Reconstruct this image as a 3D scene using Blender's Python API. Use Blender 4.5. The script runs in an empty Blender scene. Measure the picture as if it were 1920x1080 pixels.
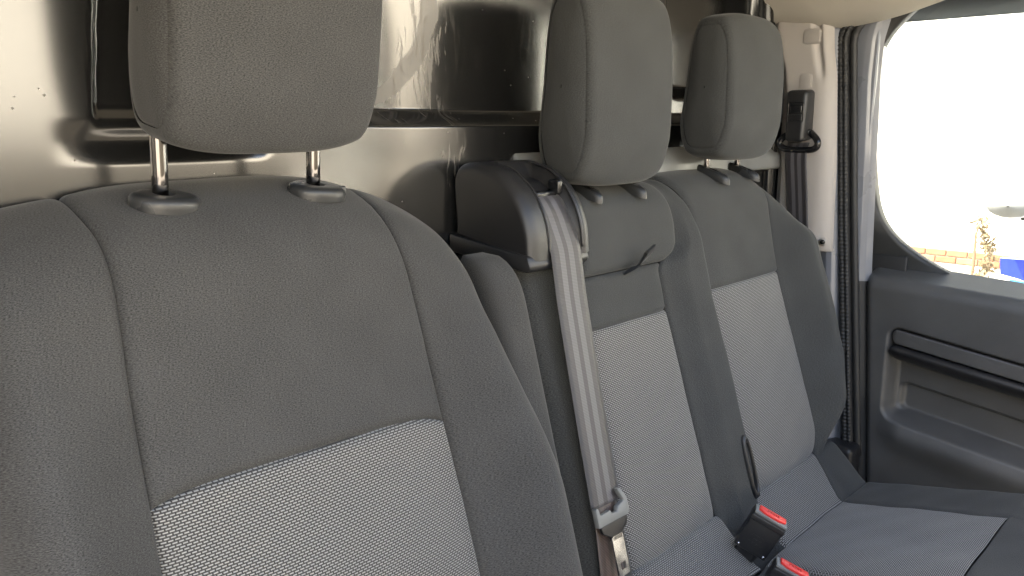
import bpy, bmesh, math, random
import numpy as np
from mathutils import Vector, Matrix
random.seed(4); rng = np.random.default_rng(7)
S = bpy.context.scene
COL = S.collection
R = math.radians
ZC = 1.55                                   # eye height above the ground; cab coordinates are measured from the eye

# ---------------------------------------------------------------- camera, sky, sun, exposure
cam = bpy.data.cameras.new('camera'); camo = bpy.data.objects.new('camera', cam); COL.objects.link(camo)
camo.location = (0, 0, ZC); camo.rotation_euler = (R(90 - 11.7), 0, R(-46)); S.camera = camo
cam.sensor_width = 36; cam.lens = 1500 / 1920 * 36; cam.clip_start = 0.02; cam.clip_end = 500
W = bpy.data.worlds.new('World'); S.world = W; W.use_nodes = True
wn = W.node_tree.nodes; wl = W.node_tree.links
SUN_EL, SUN_DIR = 58, Vector((-0.65, 0.75, 0))          # rear sun, kept off the seats by roof and bulkhead
sky = wn.new('ShaderNodeTexSky'); sky.sky_type = 'NISHITA'; sky.sun_disc = False
sky.sun_elevation = R(SUN_EL); sky.sun_rotation = math.atan2(SUN_DIR.x, SUN_DIR.y)
sky.air_density = 1.0; sky.dust_density = 4.0; sky.ozone_density = 1.0
wl.new(sky.outputs[0], wn['Background'].inputs[0]); wn['Background'].inputs[1].default_value = 0.15
sun = bpy.data.lights.new('sun', 'SUN'); sun.energy = 4.0; sun.angle = R(0.5); sun.color = (1, .95, .87)
suno = bpy.data.objects.new('sun', sun); COL.objects.link(suno); suno.location = (0, 0, 8)
sd = SUN_DIR.normalized() * math.cos(R(SUN_EL)); sd.z = math.sin(R(SUN_EL))
suno.rotation_euler = (-sd).to_track_quat('-Z', 'Y').to_euler()
S.view_settings.view_transform = 'Standard'; S.view_settings.look = 'None'; S.view_settings.gamma = 1
S.view_settings.exposure = 3.0
S.view_settings.use_white_balance = True; S.view_settings.white_balance_temperature = 7400; S.view_settings.white_balance_tint = 8
S.render.engine = 'CYCLES'; S.cycles.use_denoising = True
try:
    S.cycles.denoiser = 'OPENIMAGEDENOISE'; S.cycles.denoising_input_passes = 'RGB_ALBEDO_NORMAL'
except Exception: pass
S.cycles.max_bounces = 10; S.cycles.diffuse_bounces = 5; S.cycles.glossy_bounces = 5; S.cycles.sample_clamp_indirect = 8

# ---------------------------------------------------------------- materials
def newmat(name):
    m = bpy.data.materials.new(name); m.use_nodes = True
    nt = m.node_tree; b = nt.nodes['Principled BSDF']
    return m, nt, b
def N(nt, t, **k):
    n = nt.nodes.new(t)
    for a, v in k.items():
        if a.startswith('i_'): n.inputs[a[2:].replace('_', ' ')].default_value = v
        else: setattr(n, a, v)
    return n
def L(nt, a, b): nt.links.new(a, b)
def ramp(nt, fac, stops):
    r = N(nt, 'ShaderNodeValToRGB'); e = r.color_ramp.elements
    while len(e) < len(stops): e.new(0.5)
    for q, (p, c) in zip(e, stops): q.position = p; q.color = (*c, 1) if len(c) == 3 else c
    L(nt, fac, r.inputs[0]); return r.outputs[0]
def g3(v): return (v, v, v)

def fabric_plain(name, lo, hi, tint=(1, 1, 1), sheen=.12):
    m, nt, b = newmat(name)
    uv = N(nt, 'ShaderNodeUVMap')
    mp = N(nt, 'ShaderNodeMapping'); L(nt, uv.outputs[0], mp.inputs[0]); mp.inputs['Rotation'].default_value = (0, 0, R(6)); mp.inputs['Scale'].default_value = (1, 2.3, 1)
    n1 = N(nt, 'ShaderNodeTexNoise', i_Scale=520.0, i_Detail=2.0, i_Roughness=.75); L(nt, mp.outputs[0], n1.inputs[0])
    n2 = N(nt, 'ShaderNodeTexNoise', i_Scale=14.0, i_Detail=4.0); L(nt, uv.outputs[0], n2.inputs[0])
    a = N(nt, 'ShaderNodeMath', operation='MULTIPLY_ADD'); a.inputs[1].default_value = .10; L(nt, n2.outputs[0], a.inputs[0]); L(nt, n1.outputs[0], a.inputs[2])
    c = ramp(nt, a.outputs[0], [(.32, tuple(lo * t for t in tint)), (.76, tuple(hi * t for t in tint))])
    # stray lint specks
    vo = N(nt, 'ShaderNodeTexVoronoi', i_Scale=55.0); L(nt, uv.outputs[0], vo.inputs[0])
    sp = ramp(nt, vo.outputs['Distance'], [(.012, (1, 1, 1)), (.03, (0, 0, 0))])
    wn_ = N(nt, 'ShaderNodeTexWhiteNoise'); L(nt, vo.outputs['Color'], wn_.inputs['Vector'])
    th = N(nt, 'ShaderNodeMath', operation='GREATER_THAN'); th.inputs[1].default_value = .93; L(nt, wn_.outputs[0], th.inputs[0])
    ml = N(nt, 'ShaderNodeMath', operation='MULTIPLY'); L(nt, sp, ml.inputs[0]); L(nt, th.outputs[0], ml.inputs[1])
    mx = N(nt, 'ShaderNodeMix', data_type='RGBA'); L(nt, ml.outputs[0], mx.inputs[0]); L(nt, c, mx.inputs[6]); mx.inputs[7].default_value = (.3, .3, .29, 1)
    L(nt, mx.outputs[2], b.inputs['Base Color'])
    bp = N(nt, 'ShaderNodeBump', i_Strength=.15, i_Distance=.0006); L(nt, n1.outputs[0], bp.inputs['Height']); L(nt, bp.outputs[0], b.inputs['Normal'])
    b.inputs['Roughness'].default_value = .9; b.inputs['Specular IOR Level'].default_value = .2
    b.inputs['Sheen Weight'].default_value = sheen; b.inputs['Sheen Roughness'].default_value = .4
    return m
def fabric_dots(name, base, dot, dark, pitch=.0056, row=.0027):
    m, nt, b = newmat(name)
    uv = N(nt, 'ShaderNodeUVMap')
    nz = N(nt, 'ShaderNodeTexNoise', i_Scale=260.0, i_Detail=2.0); L(nt, uv.outputs[0], nz.inputs[0])
    br = N(nt, 'ShaderNodeTexBrick', offset=.5, offset_frequency=2, squash=1.0)
    L(nt, uv.outputs[0], br.inputs['Vector'])
    br.inputs['Scale'].default_value = 1.0; br.inputs['Brick Width'].default_value = pitch; br.inputs['Row Height'].default_value = row
    br.inputs['Mortar Size'].default_value = row * .43; br.inputs['Mortar Smooth'].default_value = 1.0
    br.inputs['Color1'].default_value = (0, 0, 0, 1); br.inputs['Color2'].default_value = (0, 0, 0, 1); br.inputs['Mortar'].default_value = (1, 1, 1, 1)
    nb = N(nt, 'ShaderNodeTexNoise', i_Scale=9.0, i_Detail=3.0); L(nt, uv.outputs[0], nb.inputs[0])
    c = ramp(nt, br.outputs['Fac'], [(.1, (dot, dot * .985, dot * .95)), (.45, (base * 1.15, base * 1.13, base * 1.09)), (.8, (base, base * .985, base * .95)), (1, g3(dark))])
    v = N(nt, 'ShaderNodeMath', operation='MULTIPLY_ADD'); v.inputs[1].default_value = .45; v.inputs[2].default_value = .78; L(nt, nz.outputs[0], v.inputs[0])
    mx = N(nt, 'ShaderNodeMix', data_type='RGBA', blend_type='MULTIPLY'); mx.inputs[0].default_value = 1; L(nt, c, mx.inputs[6]); L(nt, v.outputs[0], mx.inputs[7])
    L(nt, mx.outputs[2], b.inputs['Base Color'])
    iv = N(nt, 'ShaderNodeMath', operation='SUBTRACT'); iv.inputs[0].default_value = 1; L(nt, br.outputs['Fac'], iv.inputs[1])
    bp = N(nt, 'ShaderNodeBump', i_Strength=.5, i_Distance=.0008); L(nt, iv.outputs[0], bp.inputs['Height']); L(nt, bp.outputs[0], b.inputs['Normal'])
    b.inputs['Roughness'].default_value = .8; b.inputs['Specular IOR Level'].default_value = .25
    b.inputs['Sheen Weight'].default_value = .2; b.inputs['Sheen Roughness'].default_value = .4
    return m
def plastic(name, col, rough, grain=0.0, gscale=900.0, var=.15, spec=.5, coat=0.0):
    m, nt, b = newmat(name)
    tc = N(nt, 'ShaderNodeTexCoord')
    n = N(nt, 'ShaderNodeTexNoise', i_Scale=11.0, i_Detail=5.0); L(nt, tc.outputs['Object'], n.inputs[0])
    c = ramp(nt, n.outputs[0], [(.3, tuple(x * (1 - var) for x in col)), (.7, tuple(x * (1 + var) for x in col))])
    L(nt, c, b.inputs['Base Color'])
    rr = ramp(nt, n.outputs[0], [(.2, g3(max(.03, rough - .02))), (.8, g3(min(1, rough + .03)))]); L(nt, rr, b.inputs['Roughness'])
    if grain:
        g = N(nt, 'ShaderNodeTexVoronoi', i_Scale=gscale); L(nt, tc.outputs['Object'], g.inputs[0])
        bp = N(nt, 'ShaderNodeBump', i_Strength=grain, i_Distance=.0007); L(nt, g.outputs['Distance'], bp.inputs['Height']); L(nt, bp.outputs[0], b.inputs['Normal'])
    b.inputs['Specular IOR Level'].default_value = spec
    if coat: b.inputs['Coat Weight'].default_value = coat; b.inputs['Coat Roughness'].default_value = .08
    return m
def metal(name, col, rough):
    m, nt, b = newmat(name)
    tc = N(nt, 'ShaderNodeTexCoord'); n = N(nt, 'ShaderNodeTexNoise', i_Scale=60.0, i_Detail=4.0); L(nt, tc.outputs['Object'], n.inputs[0])
    rr = ramp(nt, n.outputs[0], [(.3, g3(rough * .7)), (.75, g3(rough * 1.5))]); L(nt, rr, b.inputs['Roughness'])
    b.inputs['Base Color'].default_value = (*col, 1); b.inputs['Metallic'].default_value = 1
    return m
def webbing(name, edge, stripe, mid):
    m, nt, b = newmat(name)
    uv = N(nt, 'ShaderNodeUVMap'); sx = N(nt, 'ShaderNodeSeparateXYZ'); L(nt, uv.outputs[0], sx.inputs[0])
    r = N(nt, 'ShaderNodeValToRGB'); r.color_ramp.interpolation = 'CONSTANT'; e = r.color_ramp.elements
    st = [(0, edge), (.26, stripe), (.43, edge), (.57, stripe), (.74, edge)]
    while len(e) < len(st): e.new(.5)
    for q, (p, c) in zip(e, st): q.position = p; q.color = (*c, 1)
    L(nt, sx.outputs[0], r.inputs[0])
    w = N(nt, 'ShaderNodeMath', operation='MULTIPLY'); w.inputs[1].default_value = 2 * math.pi / .0021; L(nt, sx.outputs[1], w.inputs[0])
    s = N(nt, 'ShaderNodeMath', operation='SINE'); L(nt, w.outputs[0], s.inputs[0])
    k = N(nt, 'ShaderNodeMath', operation='MULTIPLY_ADD'); k.inputs[1].default_value = .22; k.inputs[2].default_value = .95; L(nt, s.outputs[0], k.inputs[0])
    mx = N(nt, 'ShaderNodeMix', data_type='RGBA', blend_type='MULTIPLY'); mx.inputs[0].default_value = 1; L(nt, r.outputs[0], mx.inputs[6]); L(nt, k.outputs[0], mx.inputs[7])
    L(nt, mx.outputs[2], b.inputs['Base Color'])
    bp = N(nt, 'ShaderNodeBump', i_Strength=.35, i_Distance=.0006); L(nt, s.outputs[0], bp.inputs['Height']); L(nt, bp.outputs[0], b.inputs['Normal'])
    b.inputs['Roughness'].default_value = .40; b.inputs['Specular IOR Level'].default_value = .6; b.inputs['Sheen Weight'].default_value = .12; b.inputs['Coat Weight'].default_value = .18; b.inputs['Coat Roughness'].default_value = .35
    return m

M = {}
M['cloth'] = fabric_plain('charcoal_cloth', .006, .086, (1, .995, .975))
M['cloth_cool'] = fabric_plain('charcoal_cloth_bench', .006, .085, (.97, 1, .98))
M['dots'] = fabric_dots('dotted_cloth', .062, .28, .017)
M['carpet'] = fabric_plain('black_felt', .008, .05, (1, 1, 1), .1)
M['blk'] = plastic('black_plastic', (.018, .018, .019), .31, .25, 1500)
M['blkgloss'] = plastic('black_gloss_plastic', (.012, .012, .013), .22)
M['door'] = plastic('door_plastic', (.078, .078, .077), .36, .5, 1000, .12, .6)
M['collar'] = plastic('collar_plastic', (.026, .027, .028), .27, .2, 1800)
M['rubber'] = plastic('rubber', (.024, .024, .024), .5, .2, 1500)
M['greyplastic'] = plastic('grey_plastic', (.16, .165, .16), .45)
M['beige'] = plastic('beige_trim', (.40, .37, .345), .6, .2, 1400, .04)
M['lining'] = plastic('headlining', (.55, .51, .44), .95, .4, 700, .05, .1)
M['silver'] = plastic('silver_paint', (.19, .20, .225), .28, var=.04, coat=.6)
M['chrome'] = metal('chrome', (.30, .285, .275), .12)
M['steel'] = metal('steel', (.5, .52, .55), .16)
M['red'] = plastic('red_plastic', (.72, .035, .03), .35)
M['red_dark'] = plastic('red_plastic_lettering', (.40, .015, .015), .5)
M['belt'] = webbing('belt_webbing', (.027, .024, .026), (.092, .087, .095), None)
M['belt_lower'] = webbing('belt_webbing_lower', (.055, .035, .028), (.085, .055, .045), None)

def bulkhead_mat():
    m, nt, b = newmat('black_gloss_bulkhead')
    tc = N(nt, 'ShaderNodeTexCoord'); sep = N(nt, 'ShaderNodeSeparateXYZ'); L(nt, tc.outputs['Object'], sep.inputs[0])
    def mth(op, a, bb=None, c=None):
        q = N(nt, 'ShaderNodeMath', operation=op)
        for i, v in enumerate((a, bb, c)):
            if v is None: continue
            if isinstance(v, (int, float)): q.inputs[i].default_value = v
            else: L(nt, v, q.inputs[i])
        return q.outputs[0]
    X, Z = sep.outputs[0], sep.outputs[2]
    # dusty hand wipes: stretched, warped streak noise in patches
    warp = N(nt, 'ShaderNodeTexNoise', i_Scale=9.0, i_Detail=2.0); L(nt, tc.outputs['Object'], warp.inputs[0])
    wv = N(nt, 'ShaderNodeVectorMath', operation='MULTIPLY_ADD'); L(nt, warp.outputs['Color'], wv.inputs[0]); wv.inputs[1].default_value = (.035, .035, .035); L(nt, tc.outputs['Object'], wv.inputs[2])
    mp = N(nt, 'ShaderNodeMapping'); L(nt, wv.outputs[0], mp.inputs[0]); mp.inputs['Rotation'].default_value = (0, R(48), 0); mp.inputs['Scale'].default_value = (150, 1, 16)
    st = N(nt, 'ShaderNodeTexNoise', i_Scale=1.0, i_Detail=5.0, i_Roughness=.62); L(nt, mp.outputs[0], st.inputs[0])
    pt = N(nt, 'ShaderNodeTexNoise', i_Scale=7.0, i_Detail=3.0); L(nt, tc.outputs['Object'], pt.inputs[0])
    patch = ramp(nt, pt.outputs[0], [(.50, (0, 0, 0)), (.62, (1, 1, 1))])
    streak = ramp(nt, st.outputs[0], [(.52, (0, 0, 0)), (.60, (1, 1, 1))])
    # the wipes lie on the part of the panel between the seats
    band = mth('MULTIPLY', mth('SMOOTH_MIN', mth('MULTIPLY', mth('SUBTRACT', X, .60), 30.0), 1.0, .1), 1.0)
    bandc = N(nt, 'ShaderNodeClamp'); L(nt, band, bandc.inputs[0])
    fade = N(nt, 'ShaderNodeMapRange', interpolation_type='SMOOTHSTEP'); L(nt, X, fade.inputs[0])
    fade.inputs[1].default_value = .74; fade.inputs[2].default_value = .86; fade.inputs[3].default_value = 1; fade.inputs[4].default_value = .12
    smear = mth('MULTIPLY', mth('MULTIPLY', mth('MULTIPLY', patch, streak), bandc.outputs[0]), fade.outputs[0])
    # one broad curved wipe: an arc of a circle
    nz = mth('MULTIPLY', mth('SUBTRACT', warp.outputs[0], .5), .05)
    dx = mth('SUBTRACT', X, .655); dz = mth('SUBTRACT', Z, .165)
    rr = mth('SQRT', mth('ADD', mth('MULTIPLY', dx, dx), mth('MULTIPLY', dz, dz)))
    d = mth('ABSOLUTE', mth('ADD', mth('SUBTRACT', rr, .135), nz))
    arc = N(nt, 'ShaderNodeMapRange', interpolation_type='SMOOTHSTEP'); L(nt, d, arc.inputs[0])
    arc.inputs[1].default_value = .009; arc.inputs[2].default_value = .017; arc.inputs[3].default_value = 1; arc.inputs[4].default_value = 0
    side = mth('GREATER_THAN', dx, .02)
    arcm = mth('MULTIPLY', arc.outputs[0], side)
    # fine dust specks
    vo = N(nt, 'ShaderNodeTexVoronoi', i_Scale=70.0); L(nt, tc.outputs['Object'], vo.inputs[0])
    sp = ramp(nt, vo.outputs['Distance'], [(.05, (1, 1, 1)), (.11, (0, 0, 0))])
    wnz = N(nt, 'ShaderNodeTexWhiteNoise'); L(nt, vo.outputs['Color'], wnz.inputs['Vector'])
    spk = mth('MULTIPLY', sp, mth('GREATER_THAN', wnz.outputs[0], .87))
    allm = mth('MINIMUM', mth('ADD', mth('ADD', mth('MULTIPLY', smear, .8), mth('MULTIPLY', arcm, .45)), mth('MULTIPLY', spk, .7)), 1.0)
    mx = N(nt, 'ShaderNodeMix', data_type='RGBA'); L(nt, allm, mx.inputs[0]); mx.inputs[6].default_value = (.010, .010, .010, 1); mx.inputs[7].default_value = (.085, .075, .06, 1)
    L(nt, mx.outputs[2], b.inputs['Base Color'])
    ro = mth('MULTIPLY_ADD', allm, .50, .18); L(nt, ro, b.inputs['Roughness'])
    b.inputs['IOR'].default_value = 2.02; b.inputs['Specular IOR Level'].default_value = .5
    big = N(nt, 'ShaderNodeTexNoise', i_Scale=5.0, i_Detail=1.0); L(nt, tc.outputs['Object'], big.inputs[0])
    bp = N(nt, 'ShaderNodeBump', i_Strength=.05, i_Distance=.012); L(nt, big.outputs[0], bp.inputs['Height']); L(nt, bp.outputs[0], b.inputs['Normal'])
    return m
M['bulkhead'] = bulkhead_mat()

# ---------------------------------------------------------------- mesh helpers
ORG = {}
def thing(name, org, label, cat, group=None):
    o = bpy.data.objects.new(name, None); COL.objects.link(o); o.empty_display_size = .05
    o.location = (org[0], org[1], org[2] + ZC); ORG[o.name] = np.array(org, float)
    o['label'] = label; o['category'] = cat
    if group: o['group'] = group
    return o
def mobj(name, V, F, mat, parent=None, uv=None, smooth=True, kind=None, label=None, org=None, cat=None):
    V = np.asarray(V, float).reshape(-1, 3)
    if parent is not None: o0 = ORG[parent.name]
    else: o0 = np.array(org if org is not None else (0, 0, 0), float)
    me = bpy.data.meshes.new(name); me.from_pydata((V - o0).tolist(), [], [tuple(int(i) for i in f) for f in F])
    if uv is not None:
        uv = np.asarray(uv, float).reshape(-1, 2); ul = me.uv_layers.new(name='UVMap')
        li = np.zeros(len(me.loops), dtype=np.int32); me.loops.foreach_get('vertex_index', li)
        ul.data.foreach_set('uv', uv[li].ravel())
    if smooth: me.polygons.foreach_set('use_smooth', [True] * len(me.polygons))
    me.materials.append(M[mat] if isinstance(mat, str) else mat); me.update()
    o = bpy.data.objects.new(name, me); COL.objects.link(o); ORG[o.name] = o0
    if parent is not None: o.parent = parent
    else: o.location = (o0[0], o0[1], o0[2] + ZC)
    if kind: o['kind'] = kind
    if label: o['label'] = label
    if cat: o['category'] = cat
    return o
def gridf(nv, nu, closed_u=False, flip=False):
    F = []
    for j in range(nv - 1):
        for i in range(nu if closed_u else nu - 1):
            i2 = (i + 1) % nu
            f = (j * nu + i, j * nu + i2, (j + 1) * nu + i2, (j + 1) * nu + i)
            F.append(f[::-1] if flip else f)
    return F
def surf(name, fn, us, vs, mat, parent, flip=False, **k):
    """fn(u,v)->(xyz, uv) evaluated on arrays"""
    U, Vv = np.meshgrid(us, vs); P, T = fn(U, Vv)
    return mobj(name, P, gridf(len(vs), len(us), flip=flip), mat, parent, uv=T, **k)
def cosp(n): return .5 - .5 * np.cos(np.pi * np.linspace(0, 1, n))
def sm(x, a=0., b=1.):
    t = np.clip((np.asarray(x, float) - a) / (b - a), 0, 1); return t * t * (3 - 2 * t)
def tab(x, xs, ys): 
    o = np.argsort(xs); return np.interp(x, np.array(xs)[o], np.array(ys)[o])
def stab(x, xs, ys, w=.012):
    return sum(tab(x + d * w, xs, ys) for d in (-1, -.5, 0, .5, 1)) / 5
def bevel_bm(bm, w, seg=3):
    bmesh.ops.bevel(bm, geom=list(bm.edges), offset=w, segments=seg, profile=.5, affect='EDGES', clamp_overlap=True)
def bm_obj(name, bm, mat, parent, smooth=True, **k):
    bm.normal_update()
    V = [tuple(v.co) for v in bm.verts]; bm.verts.index_update(); F = [[v.index for v in f.verts] for f in bm.faces]; bm.free()
    o = mobj(name, V, F, mat, parent, smooth=smooth, **k)
    if smooth:
        try: o.data.set_sharp_from_angle(angle=R(38))
        except Exception: pass
    return o
def box(name, lo, hi, mat, parent, bev=.003, mtx=None, seg=3, **k):
    bm = bmesh.new(); bmesh.ops.create_cube(bm, size=1)
    lo = np.array(lo); hi = np.array(hi)
    for v in bm.verts: v.co = Vector(((lo + hi) / 2 + np.array(v.co) * (hi - lo)))
    if bev: bevel_bm(bm, bev, seg)
    if mtx is not None: bm.transform(mtx)
    return bm_obj(name, bm, mat, parent, **k)
def prism(name, pts, d, mat, parent, bev=.002, seg=2, **k):
    """closed polygon of 3D points extruded by vector d"""
    bm = bmesh.new(); vs = [bm.verts.new(p) for p in pts]; f = bm.faces.new(vs)
    r = bmesh.ops.extrude_face_region(bm, geom=[f])
    for v in r['geom']:
        if isinstance(v, bmesh.types.BMVert): v.co += Vector(d)
    bmesh.ops.recalc_face_normals(bm, faces=bm.faces)
    if bev:
        es = [e for e in bm.edges if len(e.link_faces) == 2 and e.calc_face_angle(0) > .6]
        bmesh.ops.bevel(bm, geom=es, offset=bev, segments=seg, profile=.5, affect='EDGES', clamp_overlap=True)
    return bm_obj(name, bm, mat, parent, **k)
def tube(name, pts, r, mat, parent, n=14, cap=True, **k):
    P = np.array(pts, float); m = len(P); V = []; rr = np.broadcast_to(np.asarray(r, float), (m,))
    up = np.array([0, 0, 1.]); 
    T = np.gradient(P, axis=0); T /= np.linalg.norm(T, axis=1)[:, None]
    a = np.cross(T[0], up); a = a if np.linalg.norm(a) > .1 else np.cross(T[0], [1., 0, 0])
    for i in range(m):
        a = a - T[i] * (a @ T[i]); a /= np.linalg.norm(a); b = np.cross(T[i], a)
        for q in range(n):
            th = 2 * np.pi * q / n; V.append(P[i] + rr[i] * (np.cos(th) * a + np.sin(th) * b))
    F = gridf(m, n, True)
    if cap: F += [tuple(range(n))[::-1], tuple((m - 1) * n + q for q in range(n))]
    return mobj(name, V, F, mat, parent, **k)
def ribbon(name, cen, wid, nrm, mat, parent, th=.0014, **k):
    """cen (m,3) path, wid (m,3) half-width vectors, nrm (m,3) unit normals; closed thin strip"""
    cen = np.array(cen, float); wid = np.array(wid, float); nrm = np.array(nrm, float); m = len(cen)
    d = np.r_[0, np.cumsum(np.linalg.norm(np.diff(cen, axis=0), axis=1))]
    cs = np.linspace(-1, 1, 9); V = []; UV = []
    for i in range(m):
        for sgn, arr in ((1, cs), (-1, cs[::-1])):
            for c in arr:
                V.append(cen[i] + wid[i] * c + nrm[i] * sgn * th * (.5 if abs(c) < 1 else .25)); UV.append(((c + 1) / 2, d[i]))
    n = 18; F = gridf(m, n, True) + [tuple(range(n))[::-1], tuple((m - 1) * n + q for q in range(n))]
    return mobj(name, V, F, mat, parent, uv=UV, **k)
def interp_path(pts, n):
    P = np.array(pts, float); d = np.r_[0, np.cumsum(np.linalg.norm(np.diff(P, axis=0), axis=1))]
    x = np.linspace(0, d[-1], n); Q = np.stack([np.interp(x, d, P[:, i]) for i in range(P.shape[1])], 1)
    for _ in range(6):
        Q[1:-1] = .25 * Q[:-2] + .5 * Q[1:-1] + .25 * Q[2:]
    return Q
def wrinkle(a, b, amp=.0006):
    return amp * (np.sin(a * 31 + b * 17 + .6) * np.sin(b * 23 - a * 9) + .6 * np.sin(a * 61 - b * 38) * np.sin(b * 51 + 1.3))

# ================================================================= SETTING
FX0, FX1 = -.04, 1.90
# ground outside
mg, nt, b = newmat('concrete_ground')
tc = N(nt, 'ShaderNodeTexCoord'); nn = N(nt, 'ShaderNodeTexNoise', i_Scale=2.2, i_Detail=8.0); L(nt, tc.outputs['Object'], nn.inputs[0])
L(nt, ramp(nt, nn.outputs[0], [(.3, (.17, .16, .145)), (.7, (.25, .24, .22))]), b.inputs['Base Color']); b.inputs['Roughness'].default_value = .9
mobj('ground', [(-120, -120, -ZC), (120, -120, -ZC), (120, 120, -ZC), (-120, 120, -ZC)], [(0, 1, 2, 3)], mg, smooth=False, kind='structure')
# cab floor
box('cab_floor', (FX0, -1.0, -1.16), (FX1 - .02, .95, -1.10), 'carpet', None, .005, kind='structure')

# bulkhead: pressed steel sheet with swages
YB = .872
def bulk_y(x, z):
    y = YB + .023 * sm(x, .42, .72)
    def rrect(cx, cz, hx, hz, r):
        qx = np.abs(x - cx) - (hx - r); qz = np.abs(z - cz) - (hz - r)
        return np.hypot(np.maximum(qx, 0), np.maximum(qz, 0)) + np.minimum(np.maximum(qx, qz), 0) - r
    y = y + .006 * sm(-rrect(.37, -.019, .12, .012, .012), -.014, .012) * sm(x, .25, .33)             # short swage behind the driver
    y = y + (.014 + .028 * sm(x, .48, .74)) * sm(x - .300 - .10 * np.clip(z, 0, 1), -.003, .004) * sm(z, -.008, .020)          # sunk upper field with a step along its foot
    y = y - .010 * np.exp(-((x - .95) / .55) ** 2) * sm(z, -.02, .25)               # slight crown
    y = y + .03 * sm(-rrect(1.62, .30, .20, .24, .05), -.02, .02)
    return y
xs = np.linspace(FX0, 1.88, 420); zs = np.r_[np.linspace(-1.1, -.14, 20), np.linspace(-.135, .12, 170), np.linspace(.13, .44, 60)]
Xg, Zg = np.meshgrid(xs, zs)
mobj('bulkhead', np.stack([Xg, bulk_y(Xg, Zg), Zg], -1), gridf(len(zs), len(xs)), 'bulkhead', kind='structure')
# grey ledge along the bulkhead behind the bench
prism('bulkhead_ledge', [(.93, .905, -.112), (.93, .865, -.105), (.93, .868, -.075), (.93, .893, -.048), (.93, .905, -.046)], (.90, 0, 0), plastic('ledge_paint', (.20, .205, .20), .3), None, .006, 4, kind='structure')
# dark upright pressing on the bulkhead behind the centre headrest
# headlining: curved shell, cant rail to cant rail
prof = [(1.845, .214), (1.825, .207), (1.795, .212), (1.765, .232), (1.73, .272), (1.66, .335), (1.50, .385), (1.2, .405), (.93, .41), (.6, .405), (.35, .385), (.15, .335), (.05, .27), (-.02, .22)]
pp = interp_path(prof, 80)
ys = np.linspace(.25, .90, 60)
hv = []; 
for yy in ys:
    for (x, z) in pp:
        rr = max(0, x - 1.60)
        dip = -.012 * math.exp(-((yy - .80) / .09) ** 2) * (1 if x > 1.5 else 0) + .052 * float(sm(.70 - yy, 0, .28)) * (1 if x > 1.70 else 0)
        hv.append((x + .012 * math.sin(yy * 9) * (1 if x > 1.6 else 0), yy, z + dip))
mobj('headlining', hv, gridf(len(ys), len(pp)), 'lining', kind='structure')
# roof skin above the lining
rv = []
for yy in (.21, .98):
    for (x, z) in [(1.97, .22), (1.93, .33), (1.7, .43), (.93, .47), (.15, .43), (-.07, .33), (-.11, .22)]: rv.append((x, yy, z))
mobj('roof_panel', rv, gridf(2, 7), 'silver', smooth=False, kind='structure')

box('driver_side_pillar', (-.16, .66, -1.1), (-.07, .99, .45), 'beige', None, .01, kind='structure')
box('shade_wall', (-2.9, -1.2, -ZC), (-2.6, 7.0, 1.1), plastic('shade_wall_dark', (.07, .06, .05), .9), None, .01, kind='structure')  # unseen dark wall, added to cut the light from the driver's side
# body side behind the door pillar
box('body_side', (1.872, .69, -1.1), (1.92, .99, .45), 'silver', None, .004, kind='structure')
# sunlit house front ahead of the van: what the glossy bulkhead mirrors through the windscreen
mhf, nt, b = newmat('cream_render'); tc = N(nt, 'ShaderNodeTexCoord'); nn = N(nt, 'ShaderNodeTexNoise', i_Scale=.6, i_Detail=6.0); L(nt, tc.outputs['Object'], nn.inputs[0])
L(nt, ramp(nt, nn.outputs[0], [(.3, (.80, .775, .70)), (.7, (.85, .83, .76))]), b.inputs['Base Color']); b.inputs['Roughness'].default_value = .9
box('house_front', (-14, -9.5, -ZC), (16, -9.0, 3.0), mhf, None, 0, kind='structure')

# ---- exterior seen through the window
bd = thing('rendered_building', (9.75, 2.0, -ZC), 'white rendered building with a low brick plinth beyond the door window', 'building')
mw, nt, b = newmat('white_render'); tc = N(nt, 'ShaderNodeTexCoord'); nn = N(nt, 'ShaderNodeTexNoise', i_Scale=1.3, i_Detail=8.0); L(nt, tc.outputs['Object'], nn.inputs[0])
L(nt, ramp(nt, nn.outputs[0], [(.3, (.78, .77, .74)), (.7, (.84, .83, .81))]), b.inputs['Base Color']); b.inputs['Roughness'].default_value = .9
box('wall', (9.78, -9, -1.385), (10.2, 14, 4.2), mw, bd, 0)
box('plinth_core', (9.775, -9, -1.55), (10.2, 14, -1.39), plastic('mortar', (.42, .38, .33), .9), bd, 0)
mbk = []
for c in ((.36, .15, .085), (.40, .19, .11), (.33, .13, .075)): mbk.append(plastic('brick_clay', c, .9, .3, 300))
bmeshes = []
for k in range(3):
    bm = bmesh.new(); bmesh.ops.create_cube(bm, size=1)
    for v in bm.verts: v.co = Vector((v.co.x * .02, v.co.y * .205, v.co.z * .065))
    bevel_bm(bm, .004, 1); me = bpy.data.meshes.new('brick'); bm.to_mesh(me); bm.free(); me.materials.append(mbk[k]); bmeshes.append(me)
for row in range(2):
    for i in range(28):
        o = bpy.data.objects.new('brick', bmeshes[random.randrange(3)]); COL.objects.link(o); o.parent = bd
        o.location = (.018 + random.uniform(-.003, .003), -2.6 + i * .217 + row * .108, .04 + row * .077)

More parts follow.
